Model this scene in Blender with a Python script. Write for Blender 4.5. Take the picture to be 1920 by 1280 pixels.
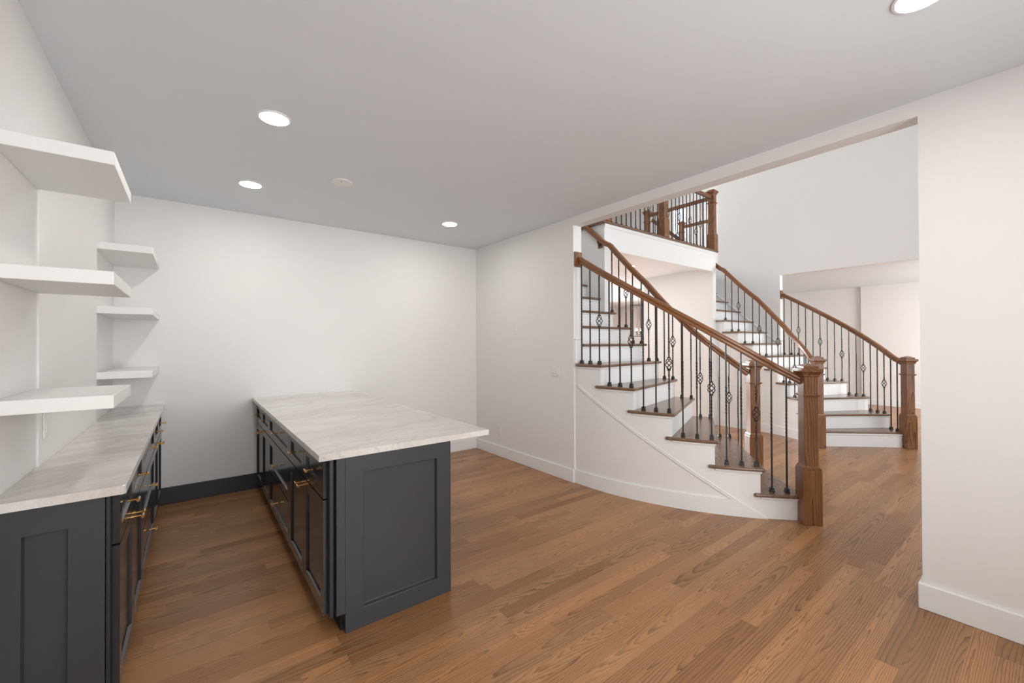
import bpy, bmesh, math, random
from math import sin, cos, pi, radians
from mathutils import Vector, Matrix
random.seed(7)
scene = bpy.context.scene
for o in list(bpy.data.objects):
    bpy.data.objects.remove(o)

# ------------------------------------------------------------------ camera
CAM = Vector((-3.1212, -4.8903, 1.4248))
yaw, pit, rol, FPX = 0.6537, 0.0070, -0.0040, 782.49
Fv = Vector((sin(yaw)*cos(pit), cos(yaw)*cos(pit), sin(pit)))
Rv = Vector((cos(yaw), -sin(yaw), 0)); Uv = Rv.cross(Fv)
R2 = Rv*cos(rol)+Uv*sin(rol); U2 = Uv*cos(rol)-Rv*sin(rol)
cam = bpy.data.cameras.new('camera'); cam.sensor_width = 36; cam.lens = FPX/1920*36
cam.clip_start = .02; cam.clip_end = 100
co = bpy.data.objects.new('camera', cam); scene.collection.objects.link(co)
m = Matrix((R2, U2, -Fv)).transposed().to_4x4(); m.translation = CAM
co.matrix_world = m; scene.camera = co

# ------------------------------------------------------------------ world, daylight, exposure
scene.view_settings.view_transform = 'Standard'; scene.view_settings.look = 'None'
scene.view_settings.gamma = 1; scene.view_settings.use_curve_mapping = False
scene.view_settings.exposure = 0.0
w = bpy.data.worlds.new('sky'); scene.world = w; w.use_nodes = True
w.node_tree.nodes['Background'].inputs[0].default_value = (.86, .93, 1, 1)
w.node_tree.nodes['Background'].inputs[1].default_value = 1.45

def daylight(name, loc, direction, sx, sy, watts, col=(1, 1, 1)):
    l = bpy.data.lights.new(name, 'AREA'); l.shape = 'RECTANGLE'; l.size = sx; l.size_y = sy
    l.energy = watts; l.color = col
    o = bpy.data.objects.new(name, l); scene.collection.objects.link(o)
    o.location = loc; o.rotation_euler = Vector(direction).to_track_quat('-Z', 'Y').to_euler()
    return o
# daylight standing outside each window opening
daylight('daylight_room_window', (-1.85, -6.56, 1.45), (0, 1, 0), 2.6, 1.9, 104)
daylight('daylight_foyer_window', (2.7, -6.56, 3.0), (0, 1, -.05), 3.6, 4.6, 125)
daylight('daylight_dining_window', (7.4, -6.56, 1.45), (0, 1, 0), 2.6, 1.9, 240)
daylight('daylight_rear_window', (4.6, 5.26, 1.5), (0, -1, 0), 4.6, 1.9, 950)
daylight('daylight_hall_window', (4.0, 4.26, 4.5), (0, -1, 0), 3.4, 1.6, 470)
daylight('daylight_landing_window', (8.26, 1.68, 4.9), (-1, 0, 0), .46, 1.0, 30)

# ------------------------------------------------------------------ materials
MAT = {}
def newmat(name):
    m = bpy.data.materials.new(name); m.use_nodes = True
    nt = m.node_tree; b = nt.nodes['Principled BSDF']; MAT[name] = m
    return m, nt, b
def lin(c):
    return tuple(((x/255)/12.92 if x/255 < .04045 else (((x/255)+.055)/1.055)**2.4) for x in c)
def simple(name, rgb, rough=.5, metal=0, spec=.5, var=0, scale=30, bump=0):
    m, nt, b = newmat(name); c = lin(rgb)
    b.inputs['Base Color'].default_value = (*c, 1); b.inputs['Roughness'].default_value = rough
    b.inputs['Metallic'].default_value = metal; b.inputs['Specular IOR Level'].default_value = spec
    if var or bump:
        tc = nt.nodes.new('ShaderNodeNewGeometry')
        n = nt.nodes.new('ShaderNodeTexNoise'); n.inputs['Scale'].default_value = scale; n.inputs['Detail'].default_value = 4
        nt.links.new(tc.outputs['Position'], n.inputs['Vector'])
        if var:
            r = nt.nodes.new('ShaderNodeMapRange'); r.inputs[3].default_value = 1-var; r.inputs[4].default_value = 1+var
            nt.links.new(n.outputs['Fac'], r.inputs[0])
            mx = nt.nodes.new('ShaderNodeVectorMath'); mx.operation = 'SCALE'; mx.inputs[0].default_value = c
            nt.links.new(r.outputs[0], mx.inputs['Scale']); nt.links.new(mx.outputs[0], b.inputs['Base Color'])
        if bump:
            bp = nt.nodes.new('ShaderNodeBump'); bp.inputs['Strength'].default_value = bump; bp.inputs['Distance'].default_value = .002
            nt.links.new(n.outputs['Fac'], bp.inputs['Height']); nt.links.new(bp.outputs[0], b.inputs['Normal'])
    return m
def emit(name, rgb, s):
    m, nt, b = newmat(name)
    b.inputs['Base Color'].default_value = (*rgb, 1); b.inputs['Emission Color'].default_value = (*rgb, 1)
    b.inputs['Emission Strength'].default_value = s
    return m

class N:                       # small helper for math node chains
    def __init__(s, nt): s.nt = nt
    def v(s, x, sock):
        if isinstance(x, (int, float)): sock.default_value = x
        else: s.nt.links.new(x, sock)
    def m(s, op, a, b=0.0, c=0.0):
        n = s.nt.nodes.new('ShaderNodeMath'); n.operation = op
        s.v(a, n.inputs[0]); s.v(b, n.inputs[1]); s.v(c, n.inputs[2])
        return n.outputs[0]
    def xyz(s, x, y, z=0.0):
        n = s.nt.nodes.new('ShaderNodeCombineXYZ'); s.v(x, n.inputs[0]); s.v(y, n.inputs[1]); s.v(z, n.inputs[2]); return n.outputs[0]
    def sep(s, vec):
        n = s.nt.nodes.new('ShaderNodeSeparateXYZ'); s.nt.links.new(vec, n.inputs[0]); return n.outputs
    def noise(s, vec, scale=1, detail=3, rough=.5, dist=0):
        n = s.nt.nodes.new('ShaderNodeTexNoise'); n.inputs['Scale'].default_value = scale; n.inputs['Detail'].default_value = detail
        n.inputs['Roughness'].default_value = rough; n.inputs['Distortion'].default_value = dist
        s.nt.links.new(vec, n.inputs['Vector']); return n.outputs['Fac']
    def white(s, vec):
        n = s.nt.nodes.new('ShaderNodeTexWhiteNoise'); n.noise_dimensions = '3D'
        s.nt.links.new(vec, n.inputs['Vector']); return n.outputs['Value'], n.outputs['Color']
    def rng(s, x, a, b, c, d):
        n = s.nt.nodes.new('ShaderNodeMapRange'); s.v(x, n.inputs[0])
        for i, q in enumerate((a, b, c, d)): s.v(q, n.inputs[i+1])
        return n.outputs[0]
    def mix(s, f, a, b):
        n = s.nt.nodes.new('ShaderNodeMix'); n.data_type = 'RGBA'; s.v(f, n.inputs[0])
        for q, k in ((a, 6), (b, 7)):
            if isinstance(q, tuple): n.inputs[k].default_value = (*q, 1)
            else: s.nt.links.new(q, n.inputs[k])
        return n.outputs[2]
    def scale(s, col, f):
        n = s.nt.nodes.new('ShaderNodeVectorMath'); n.operation = 'SCALE'
        s.nt.links.new(col, n.inputs[0]); s.v(f, n.inputs['Scale']); return n.outputs[0]

def grain(h, u, v, r1, r2, r3, ring):
    """oak growth rings cut by the face of a board: 0..1, dark lines near 1"""
    wn = h.noise(h.xyz(h.m('MULTIPLY', u, 1.2), h.m('MULTIPLY', v, 8.0), h.m('MULTIPLY', r1, 40)), 1, 2, .5)
    wn = h.m('MULTIPLY', h.m('SUBTRACT', wn, .5), .075)
    wn2 = h.noise(h.xyz(h.m('MULTIPLY', u, 7.0), h.m('MULTIPLY', v, 60.0), h.m('MULTIPLY', r2, 33)), 1, 3, .6)
    wn2 = h.m('MULTIPLY', h.m('SUBTRACT', wn2, .5), .009)
    v0 = h.m('MULTIPLY', h.m('SUBTRACT', r1, .5), .10)
    dv = h.m('SUBTRACT', v, v0)
    sl = h.m('MULTIPLY', h.m('SUBTRACT', r3, .5), .16)
    dep = h.m('ADD', h.m('ADD', h.m('MULTIPLY', sl, u), h.m('MULTIPLY', r2, .03)), wn)
    d = h.m('SQRT', h.m('ADD', h.m('MULTIPLY', dv, dv), h.m('MULTIPLY', dep, dep)))
    d = h.m('ADD', d, wn2)
    ph = h.m('FRACT', h.m('DIVIDE', d, ring))
    tri = h.m('POWER', ph, 3.2)                       # slow build-up then sharp edge like earlywood/latewood
    edge = h.rng(ph, .92, 1.0, 1.0, .0)
    return h.m('MULTIPLY', tri, edge)

def wood_floor():
    m, nt, b = newmat('oak_floor'); h = N(nt)
    g = nt.nodes.new('ShaderNodeNewGeometry'); x, y, z = h.sep(g.outputs['Position'])
    W = .0826
    yy = h.m('DIVIDE', y, W); row = h.m('FLOOR', yy); fv = h.m('FRACT', yy)
    rr, rc = h.white(h.xyz(row, 3.3, 1.7)); rrx, rry, rrz = h.sep(rc)
    L = h.m('ADD', .75, h.m('MULTIPLY', rry, .75))
    xx = h.m('DIVIDE', h.m('ADD', x, h.m('MULTIPLY', rrx, 9.0)), L); col = h.m('FLOOR', xx); fu = h.m('FRACT', xx)
    _, ic = h.white(h.xyz(row, col, 5.5)); r1, r2, r3 = h.sep(ic)
    r4, _ = h.white(h.xyz(col, row, 9.1))
    u = h.m('MULTIPLY', h.m('SUBTRACT', fu, .5), L); v = h.m('MULTIPLY', h.m('SUBTRACT', fv, .5), W)
    gr = grain(h, u, v, r1, r2, r3, h.m('ADD', .006, h.m('MULTIPLY', r4, .009)))
    vis = h.noise(h.xyz(x, h.m('MULTIPLY', y, 3.0), 0), 2.2, 2)
    gr = h.m('MULTIPLY', gr, h.rng(vis, .3, .7, .55, 1.0))
    fine = h.noise(h.xyz(h.m('MULTIPLY', x, 14), h.m('MULTIPLY', y, 420), 0), 1, 2, .6)
    colr = h.mix(r4, lin((186, 134, 90)), lin((142, 98, 62)))
    colr = h.mix(h.m('MULTIPLY', r2, .35), colr, lin((160, 126, 90)))
    colr = h.mix(h.m('MULTIPLY', gr, .95), colr, lin((74, 46, 28)))
    colr = h.scale(colr, h.rng(fine, .3, .7, .90, 1.07))
    e1 = h.m('MULTIPLY', h.m('MINIMUM', fv, h.m('SUBTRACT', 1.0, fv)), W)
    e2 = h.m('MULTIPLY', h.m('MINIMUM', fu, h.m('SUBTRACT', 1.0, fu)), L)
    e = h.m('MINIMUM', e1, e2)
    colr = h.scale(colr, h.rng(e, .0002, .0011, .72, 1.0))
    nt.links.new(colr, b.inputs['Base Color'])
    nt.links.new(h.rng(gr, 0, 1, .30, .42), b.inputs['Roughness'])
    b.inputs['Specular IOR Level'].default_value = .36
    bp = nt.nodes.new('ShaderNodeBump'); bp.inputs['Strength'].default_value = .12; bp.inputs['Distance'].default_value = .0015
    nt.links.new(h.m('SUBTRACT', 1.0, gr), bp.inputs['Height']); nt.links.new(bp.outputs[0], b.inputs['Normal'])
    return m

def wood_part(name, c1, c2, dark, ring=.011, rough=.3, amt=.8):
    m, nt, b = newmat(name); h = N(nt)
    uv = nt.nodes.new('ShaderNodeUVMap'); uv.uv_map = 'grain'; u, v, _ = h.sep(uv.outputs[0])
    oi = nt.nodes.new('ShaderNodeObjectInfo')
    _, ic = h.white(h.xyz(oi.outputs['Random'], 2.1, 4.2)); r1, r2, r3 = h.sep(ic)
    vs = h.m('SUBTRACT', h.m('FRACT', h.m('ADD', h.m('DIVIDE', v, .15), .5)), .5)
    gr = grain(h, u, h.m('MULTIPLY', vs, .15), r1, r2, r3, ring)
    fine = h.noise(h.xyz(h.m('MULTIPLY', u, 14), h.m('MULTIPLY', v, 420), 0), 1, 2, .6)
    cl = h.noise(h.xyz(u, h.m('MULTIPLY', v, 4), r1), 3, 2)
    colr = h.mix(cl, lin(c1), lin(c2))
    colr = h.mix(h.m('MULTIPLY', gr, amt), colr, lin(dark))
    colr = h.scale(colr, h.rng(fine, .3, .7, .86, 1.1))
    nt.links.new(colr, b.inputs['Base Color']); b.inputs['Roughness'].default_value = rough
    b.inputs['Specular IOR Level'].default_value = .5
    return m

def quartzite():
    m, nt, b = newmat('quartzite'); h = N(nt)
    g = nt.nodes.new('ShaderNodeNewGeometry'); x, y, z = h.sep(g.outputs['Position'])
    a = radians(14)
    p = h.m('ADD', h.m('MULTIPLY', x, cos(a)), h.m('MULTIPLY', y, sin(a)))
    q = h.m('SUBTRACT', h.m('MULTIPLY', y, cos(a)), h.m('MULTIPLY', x, sin(a)))
    wv = h.noise(h.xyz(p, q, z), 2.2, 4, .55); wv = h.m('MULTIPLY', h.m('SUBTRACT', wv, .5), .5)
    q2 = h.m('ADD', q, wv)
    big = h.noise(h.xyz(h.m('MULTIPLY', p, 1.3), h.m('MULTIPLY', q2, 5), z), 1, 5, .62)
    st = h.noise(h.xyz(h.m('MULTIPLY', p, 3), h.m('MULTIPLY', q2, 34), h.m('MULTIPLY', z, 8)), 1, 4, .6)
    vn = h.noise(h.xyz(h.m('MULTIPLY', p, 2), h.m('MULTIPLY', q2, 12), 7.7), 1, 3, .55)
    vein = h.rng(h.m('ABSOLUTE', h.m('SUBTRACT', vn, .5)), 0, .022, 1, 0)
    patch = h.rng(h.noise(h.xyz(x, y, 3.0), 1.7, 2), .45, .65, 0, 1)
    colr = h.mix(h.rng(big, .32, .68, 0, 1), lin((222, 219, 215)), lin((200, 193, 186)))
    colr = h.mix(h.m('MULTIPLY', h.rng(st, .45, .75, 0, 1), .26), colr, lin((160, 148, 136)))
    colr = h.mix(h.m('MULTIPLY', h.m('MULTIPLY', vein, patch), .28), colr, lin((132, 118, 104)))
    sp = h.noise(h.xyz(x, y, z), 160, 2)
    colr = h.scale(colr, h.rng(sp, .3, .7, .96, 1.04))
    nt.links.new(colr, b.inputs['Base Color']); b.inputs['Roughness'].default_value = .12
    return m

simple('wall_paint', (233, 231, 229), .6, spec=.25, var=.008, scale=2, bump=.03)
simple('ceiling_paint', (224, 228, 232), .8, spec=.15, var=.006, scale=1.5)
simple('white_trim', (236, 236, 235), .35, spec=.4, var=.006, scale=3)
simple('shelf_white', (236, 236, 234), .45, spec=.35, var=.005, scale=4)
simple('charcoal', (58, 60, 64), .30, spec=.5, var=.05, scale=9, bump=.03)
simple('charcoal_door', (46, 47, 50), .17, spec=.6, var=.04, scale=9)
simple('charcoal_trim', (40, 44, 52), .38, var=.05, scale=9)
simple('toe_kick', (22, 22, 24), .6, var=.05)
simple('brass', (214, 170, 104), .22, metal=1, var=.04, scale=60)
simple('wrought_iron', (44, 42, 40), .42, spec=.5, var=.08, scale=50)
simple('plate_white', (232, 230, 226), .35, var=.004)
simple('slot_dark', (70, 68, 66), .6)
simple('gap_black', (14, 14, 16), .8)
simple('lantern_metal', (86, 80, 74), .4, metal=.3, var=.04)
emit('lamp_glow', (1, .97, .93), 112)
emit('lamp_glow_rear', (1, .97, .93), 270)
emit('bulb_glow', (1, .74, .42), 25)
wood_floor()
wood_part('oak_stain', (162, 110, 70), (120, 80, 50), (46, 29, 18), .015, .28, .92)
wood_part('oak_rail', (158, 106, 66), (122, 82, 52), (62, 40, 26), .009, .25, .75)
wood_part('oak_tread', (142, 110, 86), (110, 84, 64), (66, 48, 36), .0105, .22, .7)
quartzite()
def glass():
    m, nt, b = newmat('window_glass'); nt.nodes.remove(b)
    t = nt.nodes.new('ShaderNodeBsdfTransparent'); g = nt.nodes.new('ShaderNodeBsdfGlossy'); g.inputs['Roughness'].default_value = .02
    f = nt.nodes.new('ShaderNodeFresnel'); f.inputs['IOR'].default_value = 1.3
    mx = nt.nodes.new('ShaderNodeMixShader'); nt.links.new(f.outputs[0], mx.inputs[0])
    nt.links.new(t.outputs[0], mx.inputs[1]); nt.links.new(g.outputs[0], mx.inputs[2])
    nt.links.new(mx.outputs[0], nt.nodes['Material Output'].inputs['Surface'])
glass()

# ------------------------------------------------------------------ mesh helpers
MID = 2.705                    # the foyer's plane of symmetry, x = MID
ORG = {}
def new(): return bmesh.new()
def box(bm, a, b):
    vs = [bm.verts.new((x, y, z)) for x in (a[0], b[0]) for y in (a[1], b[1]) for z in (a[2], b[2])]
    for f in ((0, 1, 3, 2), (4, 6, 7, 5), (0, 4, 5, 1), (2, 3, 7, 6), (0, 2, 6, 4), (1, 5, 7, 3)):
        bm.faces.new([vs[i] for i in f])
    return bm
def obox(bm, c, ax, ay, hx, hy, z0, z1):
    """box on an oriented plan: centre c, unit axes ax, ay"""
    c = Vector((c[0], c[1])); ax = Vector(ax); ay = Vector(ay)
    pl = [c-ax*hx-ay*hy, c+ax*hx-ay*hy, c+ax*hx+ay*hy, c-ax*hx+ay*hy]
    return prism(bm, pl, z0, z1)
def prism(bm, poly, z0, z1):
    lo = [bm.verts.new((p[0], p[1], z0)) for p in poly]; hi = [bm.verts.new((p[0], p[1], z1)) for p in poly]
    n = len(poly); bm.faces.new(lo[::-1]); bm.faces.new(hi)
    for i in range(n): bm.faces.new((lo[i], lo[(i+1) % n], hi[(i+1) % n], hi[i]))
    return bm
def cyl(bm, a, b, r0, r1=None, n=16):
    r1 = r0 if r1 is None else r1
    a = Vector(a); b = Vector(b); t = (b-a).normalized()
    s = t.orthogonal().normalized(); q = t.cross(s)
    A = [bm.verts.new(a+(s*cos(k*2*pi/n)+q*sin(k*2*pi/n))*r0) for k in range(n)]
    B = [bm.verts.new(b+(s*cos(k*2*pi/n)+q*sin(k*2*pi/n))*r1) for k in range(n)]
    bm.faces.new(A[::-1]); bm.faces.new(B)
    for k in range(n): bm.faces.new((A[k], A[(k+1) % n], B[(k+1) % n], B[k]))
    return bm
def sweep(bm, pts, prof, up=Vector((0, 0, 1)), uvs=None):
    """profile (side, up) swept along pts; returns distance along for uv"""
    pts = [Vector(p) for p in pts]; rings = []; n = len(prof)
    for i, p in enumerate(pts):
        t = (pts[min(i+1, len(pts)-1)]-pts[max(i-1, 0)]).normalized()
        s = t.cross(up).normalized(); u = s.cross(t).normalized()
        rings.append([bm.verts.new(p+s*a+u*b) for a, b in prof])
    for i in range(len(rings)-1):
        for k in range(n): bm.faces.new((rings[i][k], rings[i][(k+1) % n], rings[i+1][(k+1) % n], rings[i+1][k]))
    bm.faces.new(rings[0][::-1]); bm.faces.new(rings[-1])
    d = 0; lay = bm.loops.layers.uv.get('grain') or bm.loops.layers.uv.new('grain')
    L = [0]
    for i in range(1, len(pts)): L.append(L[-1]+(pts[i]-pts[i-1]).length)
    m = {}
    per = 0; P = [0]
    for k in range(1, n+1): per += (Vector(prof[k % n])-Vector(prof[k-1])).length; P.append(per)
    for i, r in enumerate(rings):
        for k, v in enumerate(r): m[v] = (L[i], P[k])
    for f in bm.faces:
        ks = [m[l.vert][1] for l in f.loops if l.vert in m]
        for l in f.loops:
            if l.vert in m:
                a, b = m[l.vert]
                if max(ks)-b > per/2: b += per
                l[lay].uv = (a, b)
    return bm
def set_uv(bm, g):
    lay = bm.loops.layers.uv.get('grain') or bm.loops.layers.uv.new('grain'); g = Vector(g).normalized()
    bm.normal_update()
    for f in bm.faces:
        n = f.normal; a = g-n*g.dot(n)
        if a.length < .15: a = n.orthogonal()
        a.normalize(); b = n.cross(a); o = f.calc_center_median().dot(n)
        for l in f.loops: l[lay].uv = (l.vert.co.dot(a)+o*.7, l.vert.co.dot(b)+o*1.3)
def mk(name, bm, mat, parent=None, mirror=False, bevel=0, seg=2, smooth=False, uv=None, loc=None, angle=35):
    if uv is not None: set_uv(bm, uv)
    if mirror:
        for v in bm.verts: v.co.x = 2*MID-v.co.x
    org = ORG[parent.name] if parent is not None else Vector(loc if loc is not None else (0, 0, 0))
    for v in bm.verts: v.co -= org
    bmesh.ops.recalc_face_normals(bm, faces=bm.faces[:])
    if smooth:
        for f in bm.faces: f.smooth = True
        for e in bm.edges:
            if len(e.link_faces) == 2 and e.calc_face_angle(0) > radians(angle): e.smooth = False
    me = bpy.data.meshes.new(name); bm.to_mesh(me); bm.free(); me.materials.append(MAT[mat])
    o = bpy.data.objects.new(name, me); scene.collection.objects.link(o)
    if parent is not None: o.parent = parent
    else: o.location = org
    ORG[o.name] = org
    if bevel:
        md = o.modifiers.new('edge', 'BEVEL'); md.width = bevel; md.segments = seg; md.limit_method = 'ANGLE'; md.angle_limit = radians(40)
    return o
def thing(name, label, cat, loc, group=None):
    o = bpy.data.objects.new(name, None); scene.collection.objects.link(o); o.location = loc
    o.empty_display_size = .1
    o['label'] = label; o['category'] = cat
    if group: o['group'] = group
    ORG[o.name] = Vector(loc); return o
def tag(o, label, cat, group=None):
    o['label'] = label; o['category'] = cat
    if group: o['group'] = group
    return o
def struct(name, bm, mat, **k):
    o = mk(name, bm, mat, **k); o['kind'] = 'structure'; return o

# ------------------------------------------------------------------ the setting
H = 2.74; HO = 2.654; YL, YR = -1.861, -4.441; FRONT = -6.3; UP = 3.06; TOP = 5.8
WT = .12; FX0, FX1 = 2*MID-WT, 2*MID          # far wall of the foyer
struct('floor', box(new(), (-3.9, -6.5, -.08), (9.8, 5.3, 0)), 'oak_floor')
struct('ceiling', box(new(), (-3.8, FRONT, H), (0, .12, H+.2)), 'ceiling_paint')
bm = new(); box(bm, (-3.80, FRONT, 0), (-3.657, .12, H))
X = (-3.657, -3.65)
box(bm, (X[0], FRONT, 0), (X[1], -2.735, H)); box(bm, (X[0], -2.2, 0), (X[1], -.82, H))
for y0, y1 in ((-2.735, -2.2), (-.82, 0)):
    box(bm, (X[0], y0, 0), (X[1], y1, .869)); box(bm, (X[0], y0, 2.12), (X[1], y1, H))
struct('wall_left', bm, 'wall_paint')
struct('wall_back', box(new(), (-3.80, 0, 0), (0, .12, H)), 'wall_paint')
def holed(bm, fix, ax, lo, hi, z0, z1, holes):
    """wall slab between fix[0]..fix[1]; ax 'x' runs along x; holes = (a, b, zb, zt)"""
    def bx(a, b, c, d):
        if b-a < 1e-4 or d-c < 1e-4: return
        if ax == 'x': box(bm, (a, fix[0], c), (b, fix[1], d))
        else: box(bm, (fix[0], a, c), (fix[1], b, d))
    cur = lo
    for a, b, c, d in sorted(holes):
        bx(cur, a, z0, z1); bx(a, b, z0, c); bx(a, b, d, z1); cur = b
    bx(cur, hi, z0, z1); return bm
struct('wall_right', holed(new(), (0, WT), 'y', FRONT, .15, 0, TOP, [(YR, YL, 0, HO)]), 'wall_paint')
bm = holed(new(), (FX0, FX1), 'y', FRONT, -.75, 0, TOP, [(YR, YL, 0, HO)]); box(bm, (FX0, -.75, 0), (FX1, .15, UP))
struct('wall_far', bm, 'wall_paint')
bm = holed(new(), (FRONT-.12, FRONT), 'x', -3.8, 9.6, 0, TOP, [(-3.1, -.6, .55, 2.4), (.9, 4.5, .25, 5.0), (6.2, 8.7, .55, 2.4)])
struct('wall_front', bm, 'wall_paint')
struct('ceiling_foyer', box(new(), (0, FRONT, TOP), (9.6, 4.2, TOP+.15)), 'ceiling_paint')
# bridge, upper hall and the rooms behind
BX0, BX1 = 1.22, 2*MID-1.22; BY = -1.25
def front_curve(off=0, n=16):
    a, b = BX0, BX1
    return [(a+(b-a)*i/n, BY-off) for i in range(n+1)]
bm = new(); box(bm, (BX0, BY, 2.74), (BX1, .15, UP-.034)); box(bm, (BX0+.11, BY, 2.685), (BX1-.11, BY+.12, 2.74))
struct('wall_bridge', bm, 'white_trim')
bm = new(); c1 = front_curve(.006); c0 = front_curve(0)
prism(bm, c1+c0[::-1], 2.98, 2.985); prism(bm, front_curve(.012)+c0[::-1], 2.985, UP-.034)
struct('trim_bridge', bm, 'white_trim')
bm = new(); box(bm, (0, .15, H), (9.6, 5.2, UP-.02)); box(bm, (FX1, FRONT, H), (9.6, .15, UP-.02))
struct('ceiling_rear', bm, 'ceiling_paint')
bm = new()
box(bm, (WT, -.03, H), (BX0, .15, UP-.034)); box(bm, (BX1, -.03, H), (FX0, .15, UP-.034))
struct('wall_landing', bm, 'white_trim')
bm = new(); prism(bm, [(BX0-.045, BY-.035), (BX1+.045, BY-.035), (BX1+.06, BY+.02), (BX1+.06, -.06), (FX0, -.06), (FX0, .15), (9.6, .15), (9.6, 4.2), (WT, 4.2), (WT, -.06), (BX0-.06, -.06), (BX0-.06, BY+.02)], UP-.034, UP)
bm2 = bm; struct('floor_upper', bm2, 'oak_tread', uv=(1, 0, 0), bevel=.012, seg=3)
for nm, a, b in (('wall_stair', BX0, BX0+.11), ('wall_stair_far', BX1-.11, BX1)):
    struct(nm, box(new(), (a, BY, 0), (b, .15, 2.74)), 'white_trim')
struct('wall_rear', holed(new(), (5.0, 5.12), 'x', .0, 9.6, 0, H, [(2.6, 6.6, .8, 2.3)]), 'wall_paint')
bm = new(); box(bm, (0, .15, 0), (WT, 5.0, TOP)); struct('wall_rear_left', bm, 'wall_paint')
bm = new(); box(bm, (9.4, FRONT, 0), (9.52, 5.0, H)); box(bm, (9.34, FRONT, 0), (9.4, -2.1, H))
struct('wall_dining', bm, 'wall_paint')
struct('wall_dining_back', box(new(), (FX1, .03, 0), (9.4, .15, H)), 'wall_paint')
struct('wall_hall', holed(new(), (4.0, 4.12), 'x', 0, 8.1, UP, TOP, [(2.4, 5.8, 3.75, 5.3)]), 'wall_paint')
struct('wall_hall_side', holed(new(), (8.0, 8.12), 'y', -.87, 4.0, UP, TOP, [(1.45, 1.92, 4.4, 5.4)]), 'wall_paint')
struct('wall_hall_front', box(new(), (FX1, -.87, UP), (8.0, -.75, TOP)), 'wall_paint')
def window(name, ax, fix, a, b, z0, z1, nx, nz):
    bm = new(); t = .05; d0, d1 = fix
    def bx(p, q, c, d):
        if ax == 'x': box(bm, (p, d0, c), (q, d1, d))
        else: box(bm, (d0, p, c), (d1, q, d))
    bx(a, a+t, z0, z1); bx(b-t, b, z0, z1); bx(a+t, b-t, z0, z0+t); bx(a+t, b-t, z1-t, z1)
    for i in range(1, nx): x = a+(b-a)*i/nx; bx(x-.015, x+.015, z0+t, z1-t)
    for i in range(1, nz): z = z0+(z1-z0)*i/nz; bx(a+t, b-t, z-.012, z+.012)
    o = struct(name, bm, 'white_trim')
    g = new(); dm = (d0+d1)/2
    if ax == 'x': box(g, (a+t, dm-.003, z0+t), (b-t, dm+.003, z1-t))
    else: box(g, (dm-.003, a+t, z0+t), (dm+.003, b-t, z1-t))
    mk('window_pane', g, 'window_glass', o)
window('window_1', 'x', (FRONT-.09, FRONT-.03), -3.1, -.6, .55, 2.4, 3, 2)
window('window_2', 'x', (FRONT-.09, FRONT-.03), .9, 4.5, .25, 5.0, 4, 4)
window('window_3', 'x', (FRONT-.09, FRONT-.03), 6.2, 8.7, .55, 2.4, 3, 2)
window('window_4', 'x', (5.03, 5.09), 2.6, 6.6, .8, 2.3, 5, 2)
window('window_5', 'x', (4.03, 4.09), 2.4, 5.8, 3.75, 5.3, 4, 2)
window('window_6', 'y', (8.03, 8.09), 1.45, 1.92, 4.4, 5.4, 1, 2)
# baseboards
BH = .135
def base(name, pieces, mat='white_trim', bev=.004):
    bm = new()
    for a, b in pieces: box(bm, a, b)
    return struct(name, bm, mat, bevel=bev)
base('baseboard_back', [((-1.99, -.016, 0), (0, 0, BH))])
base('trim_black', [((-3.36, -.018, 0), (-2.50, 0, .15))], 'charcoal_trim')
base('baseboard_right', [((-.016, YL, 0), (0, -.016, BH))])
base('baseboard_right_front', [((-.016, FRONT, 0), (0, YR+.016, BH)), ((0, YR, 0), (WT+.016, YR+.016, BH)), ((WT, FRONT, 0), (WT+.016, YR, BH))])
base('baseboard_dining', [((9.324, FRONT, 0), (9.34, -2.1, BH)), ((9.384, -2.084, 0), (9.4, .03, BH)), ((9.324, -2.1, 0), (9.4, -2.084, BH))])
base('baseboard_far', [((FX0-.016, FRONT, 0), (FX0, YR, BH)), ((FX1, FRONT, 0), (FX1+.016, YR, BH))])
base('baseboard_rear', [((WT, 4.984, 0), (9.4, 5.0, BH))])

# ------------------------------------------------------------------ ceiling lamps, added fill lamps, blank cover
def lamp(x, y, label, z=H):
    t = thing('recessed_light', label, 'ceiling light', (x, y, z), 'recessed ceiling lights')
    bm = new(); n = 40; r0, r1 = .076, .088; ring = []
    for k in range(n):
        a = 2*pi*k/n
        ring.append([bm.verts.new((x+r*cos(a), y+r*sin(a), q)) for r, q in ((r1, z), (r1-.002, z-.005), (r0, z-.007), (r0, z-.001))])
    for k in range(n):
        A, B = ring[k], ring[(k+1) % n]
        for j in range(4): bm.faces.new((A[j], A[(j+1) % 4], B[(j+1) % 4], B[j]))
    mk('trim_ring', bm, 'white_trim', t, smooth=True)
    mk('diffuser', cyl(new(), (x, y, z-.001), (x, y, z-.005), r0, r0-.002, 40), 'lamp_glow' if x < 0 else 'lamp_glow_rear', t, smooth=True)
lamp(-2.746, -2.147, 'round recessed ceiling light nearest above the peninsula end')
lamp(-2.746, -.90, 'round recessed ceiling light above the aisle near the back wall')
lamp(-.897, -.88, 'round recessed ceiling light near the far right corner')
lamp(-.93, -4.59, 'round recessed ceiling light cut by the top edge above the doorway')
lamp(-2.746, -4.59, 'round recessed ceiling light behind the viewer')
lamp(2.765, -.50, 'round recessed ceiling light under the bridge above the passage')
lamp(4.6, 2.6, 'added unseen fill light in the rear room by the rear window')  # added out of view to brighten the rear room
lamp(6.6, 3.3, 'added unseen fill light in the middle of the rear room')  # another unseen lamp added for rear room brightness
lamp(8.2, 1.6, 'added unseen fill light in the rear room beyond the lantern')  # unseen, added to lift the dim wall behind the lantern
lamp(6.6, -5.0, 'added unseen fill light in the far dining room near the stairs')  # invented lamp hidden behind the jamb, brightens the dining room
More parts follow.
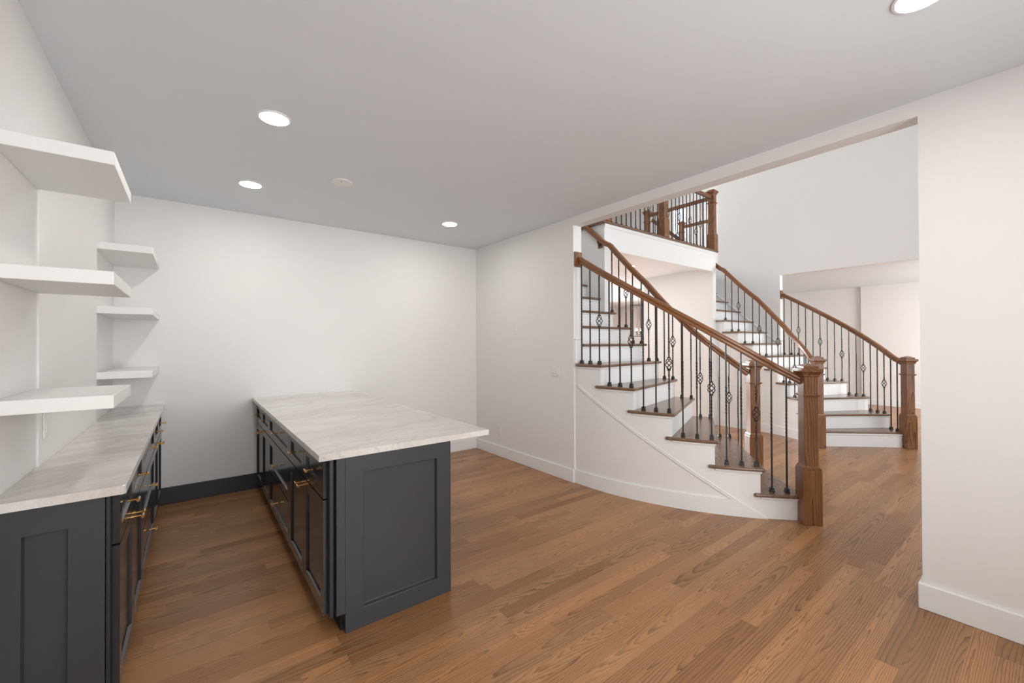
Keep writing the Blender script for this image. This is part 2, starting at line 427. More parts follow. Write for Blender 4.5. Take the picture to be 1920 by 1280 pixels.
lamp(8.2, -5.0, 'added unseen fill light in the far dining room near the front')  # second hidden lamp added to light the dining room
bm = new(); cyl(bm, (-2.163, -1.389, H-.006), (-2.163, -1.389, H), .078, .08, 40)
o = tag(mk('cover_plate', bm, 'plate_white', smooth=True, loc=(-2.163, -1.389, H)), 'round white blank cover plate on the ceiling', 'cover plate')
mk('screw', cyl(new(), (-2.175, -1.42, H-.008), (-2.175, -1.42, H-.005), .005, n=10), 'slot_dark', o)

# ------------------------------------------------------------------ wall plates
def plate(name, label, cat, y, z, w, h, kind):
    t = thing(name, label, cat, (0, y, z))
    bm = new(); box(bm, (-.007, y-w/2, z-h/2), (0, y+w/2, z+h/2)); mk('plate', bm, 'plate_white', t, bevel=.003)
    if kind == 'outlet':
        bm = new(); box(bm, (-.010, y-.017, z-.034), (-.006, y+.017, z+.034)); o = mk('receptacle', bm, 'plate_white', t, bevel=.001)
        for dz in (-.019, .019):
            for dy in (-.006, .006): mk('slot', box(new(), (-.0105, y+dy-.001, z+dz-.005), (-.0095, y+dy+.001, z+dz+.005)), 'slot_dark', o)
    else:
        for i in range(kind):
            yy = y+(i-(kind-1)/2)*.046
            bm = new(); box(bm, (-.011, yy-.016, z-.033), (-.006, yy+.016, z+.033)); mk('rocker', bm, 'plate_white', t, bevel=.002)
plate('thermostat_plate', 'small single white control plate high on the right wall', 'wall plate', -.87, 1.645, .072, .115, 1)
plate('light_switch', 'double white light switch on the wall beside the stair opening', 'light switch', -1.592, 1.14, .116, .116, 2)
plate('wall_outlet', 'white wall outlet low on the right wall above the baseboard', 'outlet', -.539, .335, .072, .116, 'outlet')
t = thing('wall_outlet', 'white outlet on the left wall above the counter under the shelf', 'outlet', (-3.65, -2.11, 1.07))
bm = new(); box(bm, (-3.65, -2.147, 1.012), (-3.642, -2.075, 1.128)); mk('plate', bm, 'plate_white', t, bevel=.003)
bm = new(); box(bm, (-3.643, -2.128, 1.036), (-3.639, -2.094, 1.104)); mk('receptacle', bm, 'plate_white', t, bevel=.001)
t = thing('wall_outlet', 'small white outlet on the far dining room wall', 'outlet', (9.4, -1.75, 1.1))
bm = new(); box(bm, (9.392, -1.79, 1.04), (9.4, -1.71, 1.16)); mk('plate', bm, 'plate_white', t, bevel=.003)
bm = new(); box(bm, (9.388, -1.767, 1.066), (9.393, -1.733, 1.134)); mk('receptacle', bm, 'plate_white', t, bevel=.001)

# ------------------------------------------------------------------ floating shelves
for y0, y1, where in ((-2.735, -2.2, 'near'), (-.82, 0, 'far')):
    for ztop, pos in ((2.157, 'top'), (1.705, 'middle'), (1.241, 'bottom')):
        bm = box(new(), (-3.657, y0, ztop-.05), (-3.355, y1-.0005, ztop))
        lb = {'near': 'thick white floating shelf, %s of the three shelves nearest the viewer', 'far': 'thick white floating shelf, %s of the three shelves by the back wall'}[where] % pos
        tag(mk('floating_shelf', bm, 'shelf_white', bevel=.0025, loc=(-3.65, (y0+y1)/2, ztop-.05)), lb, 'shelf', 'floating shelves on the left wall')

# ------------------------------------------------------------------ cabinets
def shaker(bm, P, U, V, Nn, w, h, s, t, rec, sb=None, sl=None):
    """framed panel: P bottom-left at the back, U across, V up, Nn outward"""
    P, U, V, Nn = Vector(P), Vector(U), Vector(V), Vector(Nn)
    sb = s if sb is None else sb; sl = s if sl is None else sl
    def q(a, b, c): return bm.verts.new(P+U*a+V*b+Nn*c)
    O = [(0, 0), (w, 0), (w, h), (0, h)]; I = [(sl, sb), (w-s, sb), (w-s, h-s), (sl, h-s)]
    J = [(sl+.004, sb+.004), (w-s-.004, sb+.004), (w-s-.004, h-s-.004), (sl+.004, h-s-.004)]
    b = [q(*p, 0) for p in O]; f = [q(*p, t) for p in O]; i = [q(*p, t) for p in I]; j = [q(*p, t-rec) for p in J]
    bm.faces.new(b[::-1]); bm.faces.new(j)
    for k in range(4):
        n = (k+1) % 4
        bm.faces.new((b[k], b[n], f[n], f[k])); bm.faces.new((f[k], f[n], i[n], i[k])); bm.faces.new((i[k], i[n], j[n], j[k]))
    return bm
def knob(par, x, y, z, sx):
    bm = new()
    cyl(bm, (x, y, z), (x+sx*.004, y, z), .008, n=14)
    cyl(bm, (x, y, z), (x+sx*.036, y, z), .0042, n=12)
    cyl(bm, (x+sx*.036, y-.021, z), (x+sx*.036, y+.021, z), .0065, n=16)
    o = mk('knob', bm, 'brass', par, smooth=True); o['label'] = 'small brass T-bar knob'
def unit(label, y0, y1, xb, xf, sx, kind, run):
    """base cabinet from y0 (near) to y1 (far); door faces stand at x = xf, body runs back to xb"""
    t = thing('base_cabinet', label, 'cabinet', ((xb+xf)/2, (y0+y1)/2, 0), run)
    fb = xf-sx*.024                                   # front of the body behind the doors
    zt = .8695
    bm = box(new(), (min(xb, fb), y0+.001, .10), (max(xb, fb), y1-.001, zt)); mk('body', bm, 'charcoal', t)
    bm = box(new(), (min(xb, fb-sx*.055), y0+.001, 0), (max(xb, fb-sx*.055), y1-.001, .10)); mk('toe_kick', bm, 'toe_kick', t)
    g = .003; U = (0, 1, 0) if sx < 0 else (0, 1, 0); Nn = (sx, 0, 0); xb0 = fb+sx*.002; tk = .022
    def front(name, a, b, z0, z1, kz, ky):
        bm = shaker(new(), (xb0, a+g, z0), U, (0, 0, 1), Nn, b-a-2*g, z1-z0, .055, tk, .010)
        o = mk(name, bm, 'charcoal_door', t); knob(o, xf, ky, kz, sx); return o
    ym = (y0+y1)/2
    if kind == 'doors':
        for a, b in ((y0, ym), (ym, y1)): front('drawer', a, b, .672, .862, .765, (a+b)/2)
        front('door', y0, ym, .105, .664, .632, ym-.03); front('door', ym, y1, .105, .664, .632, ym+.03)
    else:
        for z0, z1 in ((.672, .862), (.392, .664), (.105, .384)): front('drawer', y0, y1, z0, z1, (z0+z1)/2, ym)
    return t
Y0, YA, YB, Y1 = -2.705, -1.79, -.875, -.02
PX, LX = -2.612, -3.340
u1 = unit('black peninsula base cabinet at the end nearest the stairs, two drawers over doors', Y0, YA, -1.955, PX, -1, 'doors', None)
unit('black peninsula base cabinet in the middle, three wide drawers', YA, YB, -1.955, PX, -1, 'drawers', None)
unit('black peninsula base cabinet against the back wall, two drawers over doors', YB, Y1, -1.955, PX, -1, 'doors', None)
v1 = unit('black base cabinet under the shelves nearest the viewer, two drawers over doors', Y0, YA, -3.645, LX, 1, 'doors', None)
unit('black base cabinet in the middle under the wall counter, three wide drawers', YA, YB, -3.645, LX, 1, 'drawers', None)
unit('black base cabinet under the wall counter in the back corner, two drawers over doors', YB, Y1, -3.645, LX, 1, 'doors', None)
# end panel of the peninsula: framed panel, toe notch, filler strip
EY = -2.745
bm = shaker(new(), (-2.520, -2.706, 0), (1, 0, 0), (0, 0, 1), (0, -1, 0), .590, .8695, .088, .039, .022, sb=.10, sl=.09)
o = mk('end_panel', bm, 'charcoal', u1, bevel=.0015)
bm = box(new(), (-2.562, EY, .10), (-2.520, -2.706, .8695)); mk('stile', bm, 'charcoal', o, bevel=.0015)
bm = box(new(), (-2.592, EY+.004, .10), (-2.575, -2.706, .8695)); mk('filler_strip', bm, 'charcoal_trim', u1, bevel=.001)
bm = box(new(), (-2.578, EY+.030, .10), (-2.560, -2.7065, .8695)); mk('shadow_gap', bm, 'gap_black', u1)
# back panel of the peninsula under the overhang
bm = box(new(), (-1.953, -2.706, 0), (-1.932, Y1, .8695)); mk('back_panel', bm, 'charcoal', u1)
# end panel of the wall run
bm = shaker(new(), (-3.645, -2.706, 0), (1, 0, 0), (0, 0, 1), (0, -1, 0), .268, .8695, .0955, .039, .022, sb=.10, sl=.062)
o = mk('end_panel', bm, 'charcoal', v1, bevel=.0015)
bm = box(new(), (-3.375, EY+.008, .10), (-3.364, -2.706, .8695)); mk('filler_strip', bm, 'charcoal_trim', v1, bevel=.001)
bm = box(new(), (-3.377, EY+.028, .10), (-3.362, -2.7065, .8695)); mk('shadow_gap', bm, 'gap_black', v1)
# worktops
bm = prism(new(), [(-2.645, -2.762), (-1.672, -2.762), (-1.672, -.001), (-2.645, -.001)], .870, .902)
tag(mk('countertop', bm, 'quartzite', bevel=.002, loc=(-2.16, -1.38, .87)), 'pale veined stone worktop on the black peninsula', 'countertop')
bm = prism(new(), [(-3.6495, -2.762), (-3.327, -2.762), (-3.318, -2.752), (-3.318, -.001), (-3.6565, -.001), (-3.6565, -.819), (-3.6495, -.819), (-3.6495, -2.201), (-3.6565, -2.201), (-3.6565, -2.734), (-3.6495, -2.734)], .870, .902)
tag(mk('countertop', bm, 'quartzite', bevel=.002, loc=(-3.48, -1.38, .87)), 'narrow pale veined stone counter along the left wall under the shelves', 'countertop')

# ------------------------------------------------------------------ staircases
CX, CY, RO, RI = 2.361, -1.910, 2.339, 1.140
RISE = .204; KM = .23/8.27
def pt(th, r):
    if th >= 0: return Vector((CX-r*cos(radians(th)), CY-r*sin(radians(th))))
    return Vector((CX-r, CY-th*KM))
def ao(n): return 7.5+(6-n)*8.27
def ai(n): return 8.0+(6-n)*9.4 if n <= 6 else -1.2-(n-7)*8.27
def arc(t0, t1, r, n=6): return [pt(t0+(t1-t0)*i/n, r) for i in range(n+1)]
def clampx(p): return Vector((max(p.x, WT+.004), p.y)) if p.y > YL-.01 else p
def ringband(bm, t0, t1, r0, r1, zl0, zh0, zl1=None, zh1=None, n=5):
    zl1 = zl0 if zl1 is None else zl1; zh1 = zh0 if zh1 is None else zh1
    prev = None
    for i in range(n+1):
        f = i/n; th = t0+(t1-t0)*f; a, b = pt(th, r0), pt(th, r1)
        zl = zl0+(zl1-zl0)*f; zh = zh0+(zh1-zh0)*f
        cur = [bm.verts.new((*a, zl)), bm.verts.new((*b, zl)), bm.verts.new((*b, zh)), bm.verts.new((*a, zh))]
        if prev is None: bm.faces.new(cur)
        else:
            for k in range(4): bm.faces.new((prev[k], prev[(k+1) % 4], cur[(k+1) % 4], cur[k]))
        prev = cur
    bm.faces.new(prev[::-1]); return bm
TT = .028
ZS = .0245
def zline(th): return (41.0-th)*ZS
def staircase(mir, label):
    base_loc = (0.9, -3.0, 0) if not mir else (2*MID-.9, -3.0, 0)
    t = thing('curved_staircase', label, 'staircase', base_loc)
    for n in range(1, 15):
        z = RISE*n
        e = 2.0
        if n <= 6:
            o0, o1 = ao(n), max(ao(n+1)-e, -1.6) if n < 6 else -.55
            outer = arc(o0, o1, RO+.03)
        else: outer = [pt(ao(n), RO), pt(ao(n+1)-e, RO)]
        inner = arc(ai(n), ai(n+1)-e, RI-.03 if n <= 9 else RI+.002)
        if n == 9:
            inner = [pt(ai(n), RI-.03), Vector((pt(ai(n), RI-.03).x, BY-.004)), Vector((BX0-.002, BY-.004)), Vector((BX0-.002, pt(ai(n+1)-e, RI).y))]
        if n >= 10: inner = [Vector((BX0-.002, p.y)) for p in (inner[0], inner[-1])]
        if n >= 7: outer = [Vector((WT+.012, p.y)) for p in outer]
        poly = [clampx(p) for p in outer]+inner[::-1]
        if n == 1:                                    # first tread dies into the two newels
            poly = [clampx(p) for p in arc(ao(1)-1.2, o1, RO+.03)]+arc(ai(1)-2, ai(2)-e, RI-.03)[::-1]
        bm = prism(new(), poly, z-TT, z); g = poly[0]-inner[0]
        mk('tread', bm, 'oak_tread', t, mir, bevel=.011, seg=3, uv=(g.x, g.y, 0))
        # cove under the nosing
    for n in range(1, 16):
        z0, z1 = RISE*(n-1), RISE*n-TT
        do, di = (.75, 1.4) if n <= 6 else (1.1, 1.1)
        a, b = clampx(pt(ao(n)-do, RO-.004)), pt(ai(n)-di, RI+.004)
        if n >= 7: a = Vector((WT+.008, a.y))
        if n > 9: b = Vector((BX0-.002, b.y))
        d = (b-a).normalized(); nn = Vector((-d.y, d.x))
        if nn.dot(pt(ao(n)-4, 1.7)-pt(ao(n), 1.7)) < 0: nn = -nn
        bm = prism(new(), [a, b, b+nn*.02, a+nn*.02], z0-(.02 if n > 1 else 0), z1); mk('riser', bm, 'white_trim', t, mir)
        if n < 15:
            c, dd = a-nn*.012, b-nn*.012
            bm = prism(new(), [c, dd, b, a], z1-.016, z1); mk('cove_trim', bm, 'white_trim', t, mir, bevel=.005)
    # wall under the outer edge, stringer board above the moulding line, baseboard below it
    bm = new()
    for n in range(1, 7):
        t0 = ao(n)-.75; t1 = ao(n+1)-.75 if n < 6 else -1.6
        if n == 6:
            ringband(bm, t0, 0, RO-.03, RO, 0, RISE*n-TT)
        else: ringband(bm, t0, t1, RO-.03, RO, 0, RISE*n-TT)
    box(bm, (pt(0, RO).x, CY, 0), (pt(0, RO).x+.03, YL-.001, RISE*6-TT))
    mk('side_wall', bm, 'wall_paint', t, mir, smooth=True)
    bm = new()
    for n in range(1, 7):
        t0 = ao(n)-.75; t1 = max(ao(n+1)-.75, 0)
        for i in range(6):
            a0, a1 = t0+(t1-t0)*i/6, t0+(t1-t0)*(i+1)/6
            ringband(bm, a0, a1, RO, RO+.004, max(zline(a0), 0), RISE*n-TT, max(zline(a1), 0), RISE*n-TT, 1)
    mk('stringer', bm, 'white_trim', t, mir, smooth=True)
    for n in range(1, 7):
        t0 = ao(n)-.75; t1 = max(ao(n+1)-.75, 0)
        mk('cove_trim', ringband(new(), t0+.25, t1, RO+.003, RO+.017, RISE*n-TT-.016, RISE*n-TT), 'white_trim', t, mir, bevel=.004)
    bm = new(); ringband(bm, 35.6, 0, RO+.001, RO+.010, zline(35.6)-.005, zline(35.6)+.004, zline(0)-.005, zline(0)+.004, 36)
    ringband(bm, 35.6, 0, RO, RO+.005, zline(35.6)-.014, zline(35.6)-.005, zline(0)-.014, zline(0)-.005, 36)
    ringband(bm, 35.6, 0, RO, RO+.010, zline(35.6)-.023, zline(35.6)-.014, zline(0)-.023, zline(0)-.014, 36)
    mk('moulding', bm, 'white_trim', t, mir, smooth=True)
    bm = new(); ringband(bm, 41, 35.5, RO, RO+.014, 0, .004, 0, BH, 6); ringband(bm, 35.5, 0, RO, RO+.014, 0, BH, n=30)
    box(bm, (pt(0, RO+.014).x, CY, 0), (pt(0, RO).x, YL-.001, BH))
    mk('base_trim', bm, 'white_trim', t, mir, smooth=True)
    # wall under the inner edge
    bm = new()
    for n in range(1, 10):
        t0 = ai(n)-1.4; t1 = ai(n+1)-1.4
        if n == 9: t1 = -(BY-.002-CY)/KM
        if t0 > 0 > t1:
            ringband(bm, t0, 0, RI, RI+.03, 0, RISE*n-TT); ringband(bm, 0, t1, RI, RI+.03, 0, RISE*n-TT, n=1)
        else: ringband(bm, t0, t1, RI, RI+.03, 0, RISE*n-TT)
    mk('inner_wall', bm, 'white_trim', t, mir, smooth=True)
    bm = new(); ringband(bm, 52, 0, RI-.014, RI, 0, BH, n=30); ringband(bm, 0, -(BY-.002-CY)/KM, RI-.014, RI, 0, BH, n=1)
    mk('base_trim', bm, 'white_trim', t, mir, smooth=True)
    # skirt board on the wall beside the upper flight
    bm = new(); ys = [YL+.02, -1.79, .0]; zt = [1.47, 1.47, 1.47+1.79*.89]; zb = [1.0, 1.0, 1.0+1.79*.89]
    A = [[bm.verts.new((x, y, q)) for x, q in ((WT, b), (WT+.014, b), (WT+.014, c), (WT, c))] for y, b, c in zip(ys, zb, zt)]
    bm.faces.new(A[0]); bm.faces.new(A[-1][::-1])
    for i in range(2):
        for k in range(4): bm.faces.new((A[i][k], A[i][(k+1) % 4], A[i+1][(k+1) % 4], A[i+1][k]))
    mk('skirt_board', bm, 'white_trim', t, mir)
    bm = new()
    A = [[bm.verts.new((x, y, q)) for x, q in ((WT, c-.018), (WT+.028, c-.018), (WT+.028, c+.006), (WT, c+.006))] for y, c in zip(ys, zt)]
    bm.faces.new(A[0]); bm.faces.new(A[-1][::-1])
    for i in range(2):
        for k in range(4): bm.faces.new((A[i][k], A[i][(k+1) % 4], A[i+1][(k+1) % 4], A[i+1][k]))
    mk('skirt_cap', bm, 'white_trim', t, mir, bevel=.003)
    bm = box(new(), (.012, YL-.012, RISE*6+.002), (WT, YL-.0005, 1.47)); box(bm, (.008, YL-.018, 1.47), (WT+.004, YL-.0005, 1.482))
    mk('wall_return', bm, 'white_trim', t, mir, bevel=.003)
    return t
staircase(False, 'nearer curved staircase with oak treads beside the wide wall opening')
staircase(True, 'farther curved staircase with oak treads across the foyer')

# ------------------------------------------------------------------ railings
RAILP = [(-.020, -.030), (.020, -.030), (.024, -.018), (.021, -.004), (.030, .008), (.029, .020), (.020, .030), (.0, .034), (-.020, .030), (-.029, .020), (-.030, .008), (-.021, -.004), (-.024, -.018)]
def square_rings(bm, levels, x, y, hw=.0056):
    prev = None
    for z, a in levels:
        cur = [bm.verts.new((x+hw*1.414*cos(a+k*pi/2+pi/4), y+hw*1.414*sin(a+k*pi/2+pi/4), z)) for k in range(4)]
        if prev is None: bm.faces.new(cur)
        else:
            for k in range(4): bm.faces.new((prev[k], prev[(k+1) % 4], cur[(k+1) % 4], cur[k]))
        prev = cur
    bm.faces.new(prev[::-1])
def twist(z0, z1, a0, turns=2.0, n=28): return [(z0+(z1-z0)*i/n, a0+turns*2*pi*i/n) for i in range(n+1)]
def baluster(par, x, y, z0, z1, kind, rot=0, mir=False, bz=.43):
    bm = new()
    if kind == 'plain':
        square_rings(bm, [(z0, rot)]+twist(z0+.42, z0+.66, rot)+[(z1, rot)], x, y)
    else:
        c = z0+bz
        square_rings(bm, [(z0, rot)]+twist(z0+bz-.235, z0+bz-.095, rot, 1.25, 18)+[(c-.058, rot+2.5*pi)], x, y)
        up = min(c+.235, z1-.02)
        square_rings(bm, [(c+.058, rot)]+twist(c+.095, up, rot, 1.25, 18)+[(z1, rot+2.5*pi)], x, y)
    b = mk('baluster', bm, 'wrought_iron', par, mir)
    bm = new(); prev = None
    for h0, h1, w0, w1 in ((0, .012, .0165, .0165), (.012, .020, .0165, .012), (.020, .030, .0145, .0145), (.030, .036, .0145, .009)):
        A = [bm.verts.new((x+w0*1.414*cos(rot+k*pi/2+pi/4), y+w0*1.414*sin(rot+k*pi/2+pi/4), z0+h0)) for k in range(4)]
        B = [bm.verts.new((x+w1*1.414*cos(rot+k*pi/2+pi/4), y+w1*1.414*sin(rot+k*pi/2+pi/4), z0+h1)) for k in range(4)]
        bm.faces.new(A[::-1]); bm.faces.new(B)
        for k in range(4): bm.faces.new((A[k], A[(k+1) % 4], B[(k+1) % 4], B[k]))
    mk('shoe', bm, 'wrought_iron', b, mir)
    if kind == 'basket':
        c = z0+bz; bm = new(); hh = .058
        for s in range(4):
            pts = []
            for i in range(15):
                f = i/14; a = s*pi/2+rot+f*pi*1.4; r = .004+.026*sin(pi*f)**.9
                pts.append((x+r*cos(a), y+r*sin(a), c-hh+2*hh*f))
            sweep(bm, pts, [(.0040*cos(k*pi/3), .0040*sin(k*pi/3)) for k in range(6)], up=Vector((.3, .2, .93)))
        for q in (c-hh-.004, c+hh-.006): 
            box(bm, (x-.0105, y-.0105, q), (x+.0105, y+.0105, q+.010))
        mk('basket', bm, 'wrought_iron', b, mir, smooth=True)
    return b
def newel(par, x, y, z0, hgt, ang, hb, mir=False, w=.051, wb=.068, mat='oak_stain'):
    a = radians(ang); ax, ay = (cos(a), sin(a)), (-sin(a), cos(a)); c = (x, y); T = z0+hgt
    s = mk('newel_post', obox(new(), c, ax, ay, w, w, z0+hb, T-.075), mat, par, mir, bevel=.004, uv=(0, 0, 1))
    bm = new()
    obox(bm, c, ax, ay, wb, wb, z0, z0+hb); mk('post_base', bm, mat, s, mir, bevel=.005, uv=(0, 0, 1))
    bm = new()
    for h0, h1, w0, w1 in ((hb, hb+.014, wb-.004, wb-.004), (hb+.014, hb+.032, wb-.008, w+.003)):
        A = [bm.verts.new((x+w0*(i*ax[0]+j*ay[0]), y+w0*(i*ax[1]+j*ay[1]), z0+h0)) for i, j in ((-1, -1), (1, -1), (1, 1), (-1, 1))]
        B = [bm.verts.new((x+w1*(i*ax[0]+j*ay[0]), y+w1*(i*ax[1]+j*ay[1]), z0+h1)) for i, j in ((-1, -1), (1, -1), (1, 1), (-1, 1))]
        bm.faces.new(A[::-1]); bm.faces.new(B)
        for k in range(4): bm.faces.new((A[k], A[(k+1) % 4], B[(k+1) % 4], B[k]))
    mk('base_moulding', bm, mat, s, mir, bevel=.003, uv=ax+(0,))
    bm = new(); zc = T-.255
    obox(bm, c, ax, ay, w+.008, w+.008, zc-.006, zc+.004); obox(bm, c, ax, ay, w+.015, w+.015, zc+.004, zc+.013)
    mk('collar', bm, mat, s, mir, bevel=.002, uv=ax+(0,))
    bm = new()
    prof = [(T-.105, w+.002), (T-.098, w+.008), (T-.088, w+.008), (T-.082, w+.012), (T-.070, w+.020), (T-.064, w+.026), (T-.040, w+.026), (T-.038, w+.003), (T-.020, w+.003), (T, .002)]
    prev = None
    for z, ww in prof:
        cur = [bm.verts.new((x+ww*(i*ax[0]+j*ay[0]), y+ww*(i*ax[1]+j*ay[1]), z)) for i, j in ((-1, -1), (1, -1), (1, 1), (-1, 1))]
        if prev is None: bm.faces.new(cur[::-1])
        else:
            for k in range(4): bm.faces.new((prev[k], prev[(k+1) % 4], cur[(k+1) % 4], cur[k]))
        prev = cur
    bm.faces.new(prev); mk('post_cap', bm, mat, s, mir, bevel=.0015, uv=ax+(0,))
    return s
def interp(tab, x):
    tab = sorted(tab)
    if x <= tab[0][0]: a, b = tab[0], tab[1]
    elif x >= tab[-1][0]: a, b = tab[-2], tab[-1]
    else:
        for a, b in zip(tab, tab[1:]):
            if a[0] <= x <= b[0]: break
    return a[1]+(b[1]-a[1])*(x-a[0])/(b[0]-a[0])
RB, RBI = 2.29, 1.175
def zo(th): return 2.275-.0245*(th-.3)
ZI = [(-20.2, 2.73), (-14.6, 2.555), (-8.74, 2.384), (-3.2, 2.231), (1, 2.125), (4.5, 2.043), (12.3, 1.863), (19.5, 1.710), (26.3, 1.556), (32.8, 1.437), (39.3, 1.325), (45.9, 1.215), (53, 1.105)]
NO = (.775, -3.68); NI = (1.706, -2.885)
def outer_railing(mir, label):
    mx = (lambda x: 2*MID-x) if mir else (lambda x: x)
    t = thing('stair_railing', label, 'railing', (mx(NO[0]), NO[1], 0))
    pts = []
    for i in range(49):
        th = 48.2+(-.9-48.2)*i/48; p = pt(th, RB+max(th-43.5, 0)*.0135); pts.append((p.x, p.y, zo(th)))
    p0 = pts[0]
    mk('handrail', sweep(new(), pts, RAILP), 'oak_rail', t, mir, smooth=True)
    zr = zo(-.9)
    bm = box(new(), (.008, YL-.018, zr-.078), (WT-.004, YL-.0005, zr+.078)); mk('rosette', bm, 'oak_stain', t, mir, bevel=.006, uv=(0, 0, 1))
    k = 0
    for n in range(6, 0, -1):
        for i in range(3 if n > 1 else 2):
            th = -.05+2.83*k; p = pt(th, RB)
            baluster(t, p.x, p.y, RISE*n, zo(th)-.026, 'basket' if i == 2 else 'plain', radians(th), mir)
            k += 1
    newel(t, NO[0]+(.035 if mir else 0), NO[1]+(.027 if mir else 0), 0, 1.265 if not mir else 1.245, 43, .43, mir)
    return t
def inner_railing(mir, label):
    mx = (lambda x: 2*MID-x) if mir else (lambda x: x)
    t = thing('stair_railing', label, 'railing', (mx(NI[0]), NI[1], 0))
    pts = []
    for i in range(60):
        th = 53.2+(-19.5-53.2)*i/59; p = pt(th, RBI); pts.append((p.x, p.y, interp(ZI, th)))
    # easing, then on along the wall of the bridge
    xw = BX0-.062
    pts += [(1.180, -1.335, 2.722), (1.170, -1.305, 2.742), (xw, -1.265, 2.775), (xw, -1.19, 2.843), (xw, -.955, 3.045), (xw, .06, 3.92)]
    for _ in range(2):
        q = [Vector(p) for p in pts[-9:]]; r = [q[0]]
        for a, b in zip(q, q[1:]): r += [a*.75+b*.25, a*.25+b*.75]
        pts = pts[:-9]+[tuple(v) for v in r]+[tuple(q[-1])]
        if _ == 0: keep = len(pts)
    mk('handrail', sweep(new(), pts, RAILP), 'oak_rail', t, mir, smooth=True)
    bm = box(new(), (BX0-.012, -1.225, 2.705), (BX0-.0005, -1.145, 2.80)); b = mk('wall_bracket', bm, 'oak_stain', t, mir, bevel=.004, uv=(0, 0, 1))
    bm = new(); cyl(bm, (BX0-.012, -1.185, 2.755), (BX0-.016, -1.185, 2.755), .03, .022, 20)
    sweep(bm, [(BX0-.014, -1.185, 2.755), (BX0-.045, -1.185, 2.758), (xw, -1.185, 2.785), (xw, -1.185, 2.822)], [(.008*cos(k*pi/4), .008*sin(k*pi/4)) for k in range(8)], up=Vector((0, 1, 0)))
    mk('bracket_arm', bm, 'wrought_iron', b, mir, smooth=True)
    ths = [(9, -18.4), (8, -14.5), (8, -10.6), (7, -7.0), (7, -2.5), (6, 1.5), (6, 6.6), (5, 10.9), (5, 15.6), (4, 20.2), (4, 25.0), (3, 29.5), (3, 34.1), (2, 38.8), (2, 43.5), (1, 48.0)]
    for k, (n, th) in enumerate(ths):
        p = pt(th, RBI); baluster(t, p.x, p.y, RISE*n, interp(ZI, th)-.026, 'basket' if k % 3 == 2 else 'plain', radians(max(th, 0)), mir)
    newel(t, *NI, 0, 1.25, 47, .43, mir)
    return t
outer_railing(False, 'near stair railing on the outer side, starting at the large newel post in the doorway')
inner_railing(False, 'near stair railing on the inner side, its newel seen behind the front balusters')
inner_railing(True, 'far stair railing on the inner side, its newel partly hidden by the front newel')
outer_railing(True, 'far stair railing on the outer side, ending at the rightmost newel post')

# balcony railing above the bridge
def straight_railing(t, a, b, z, hr, spacing, first, rail_end=(0, 0), nb=3):
    a, b = Vector(a), Vector(b); L = (b-a).length; d = (b-a)/L
    mk('handrail', sweep(new(), [(*(a+d*rail_end[0]), z+hr), (*(a+d*L*.5), z+hr), (*(b-d*rail_end[1]), z+hr)], RAILP), 'oak_rail', t, smooth=True)
    n = int((L-.12)/spacing); k = 0
    for i in range(1, n+1):
        p = a+d*(first+(i-1)*spacing)
        if (p-b).length < .07 or (p-a).dot(d) > L-.06: continue
        baluster(t, p.x, p.y, z, z+hr-.026, 'basket' if i % 3 == nb % 3 else 'plain', 0, False, .40)
FY = BY+.03
t = thing('balcony_railing', 'upstairs balcony railing along the front of the bridge over the foyer', 'railing', (MID, FY, UP))
PA, PM, PB = (BX0+.05, FY), (2.63, FY), (BX1-.05, FY)
straight_railing(t, PA, PM, UP, .93, .108, .13, (.05, .05)); straight_railing(t, PM, PB, UP, .93, .108, .13, (.05, .05), 1)
newel(t, *PA, UP, 1.08, 0, .27); newel(t, *PM, UP, 1.08, 0, .27); newel(t, *PB, UP, 1.08, 0, .27)
t = thing('balcony_railing', 'upstairs side railing above the far stairwell behind the balcony front', 'railing', (BX1-.05, -.5, UP))
straight_railing(t, (BX1-.05, FY+.06), (BX1-.05, .1), UP, .93, .12, .12, (0, .04), 2); newel(t, BX1-.05, .1, UP, 1.06, 0, .27, w=.044, wb=.058)
t = thing('balcony_railing', 'upstairs side railing above the near stairwell, mostly hidden by the header', 'railing', (BX0+.05, -.5, UP))
straight_railing(t, (BX0+.05, FY+.06), (BX0+.05, .1), UP, .93, .12, .12, (0, .04), 2); newel(t, BX0+.05, .1, UP, 1.06, 0, .27, w=.044, wb=.058)
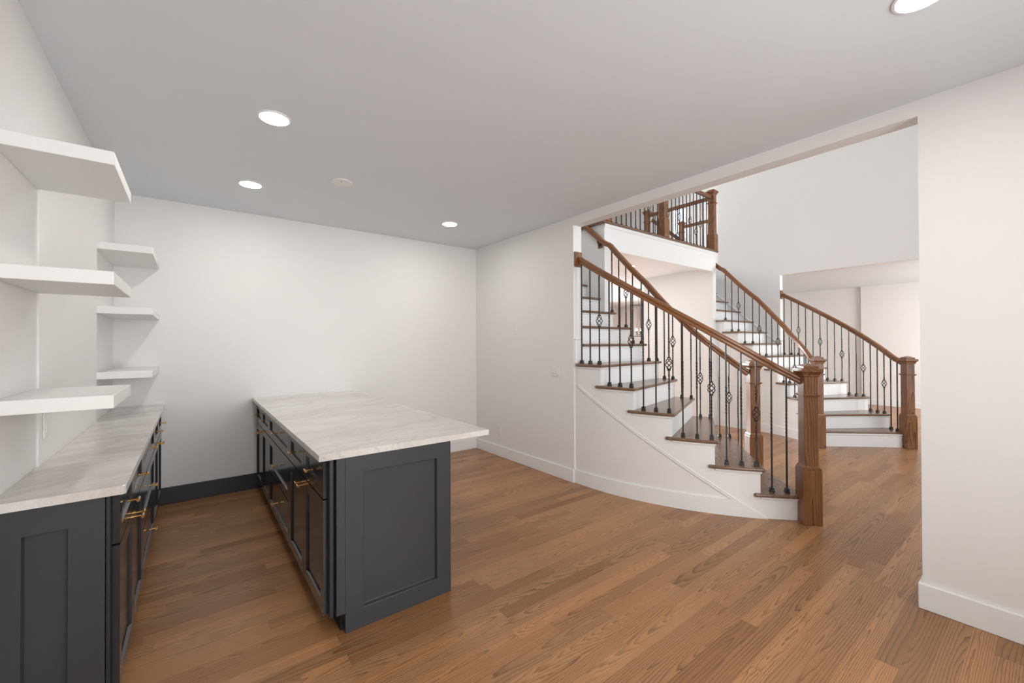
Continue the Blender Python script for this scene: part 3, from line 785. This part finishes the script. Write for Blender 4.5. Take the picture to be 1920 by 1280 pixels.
t = thing('balcony_railing', 'short upstairs railing at the back with a small newel, beside the right post', 'railing', (FX0+.06, -.3, UP))
straight_railing(t, (FX0+.06, -.62), (FX0+.06, .06), UP, .90, .12, .1, (0, .04), 1); newel(t, FX0+.06, .06, UP, 1.04, 0, .27, w=.040, wb=.052)

# ------------------------------------------------------------------ lantern in the rear room
lx, ly = 5.37, 1.2; zb, zt, hw = 1.60, 2.36, .135
t = thing('pendant_lantern', 'tall open pendant lantern with candle bulbs glimpsed through the balusters', 'pendant light', (lx, ly, zb))
bm = new()
for i in (-1, 1):
    for j in (-1, 1): box(bm, (lx+i*hw-.005, ly+j*hw-.005, zb), (lx+i*hw+.005, ly+j*hw+.005, zt))
for z in (zb, zt-.012):
    for i in (-1, 1):
        box(bm, (lx-hw-.005, ly+i*hw-.006, z), (lx+hw+.005, ly+i*hw+.006, z+.012)); box(bm, (lx+i*hw-.006, ly-hw, z), (lx+i*hw+.006, ly+hw, z+.012))
for z in (zb, zt-.012): box(bm, (lx-hw, ly-.005, z), (lx+hw, ly+.005, z+.01))
mk('frame', bm, 'lantern_metal', t)
bm = new(); cyl(bm, (lx, ly, zb), (lx, ly, H), .005, n=10); cyl(bm, (lx, ly, H-.02), (lx, ly, H), .06, n=24); mk('rod', bm, 'lantern_metal', t, smooth=True)
for i, j in ((-1, 0), (1, 0), (0, -1), (0, 1)):
    cx, cy = lx+i*.075, ly+j*.075
    bm = new(); cyl(bm, (lx, ly, zb+.05), (cx, cy, zb+.06), .004, n=8); cyl(bm, (cx, cy, zb+.05), (cx, cy, zb+.14), .009, n=12); cyl(bm, (cx, cy, zb+.06), (cx, cy, zb+.066), .018, n=16)
    c = mk('candle_holder', bm, 'lantern_metal', t, smooth=True)
    bm = new(); bmesh.ops.create_uvsphere(bm, u_segments=12, v_segments=8, radius=.016)
    for v in bm.verts: v.co = Vector((cx+v.co.x, cy+v.co.y, zb+.165+v.co.z*1.7))
    mk('bulb', bm, 'bulb_glow', c, smooth=True)
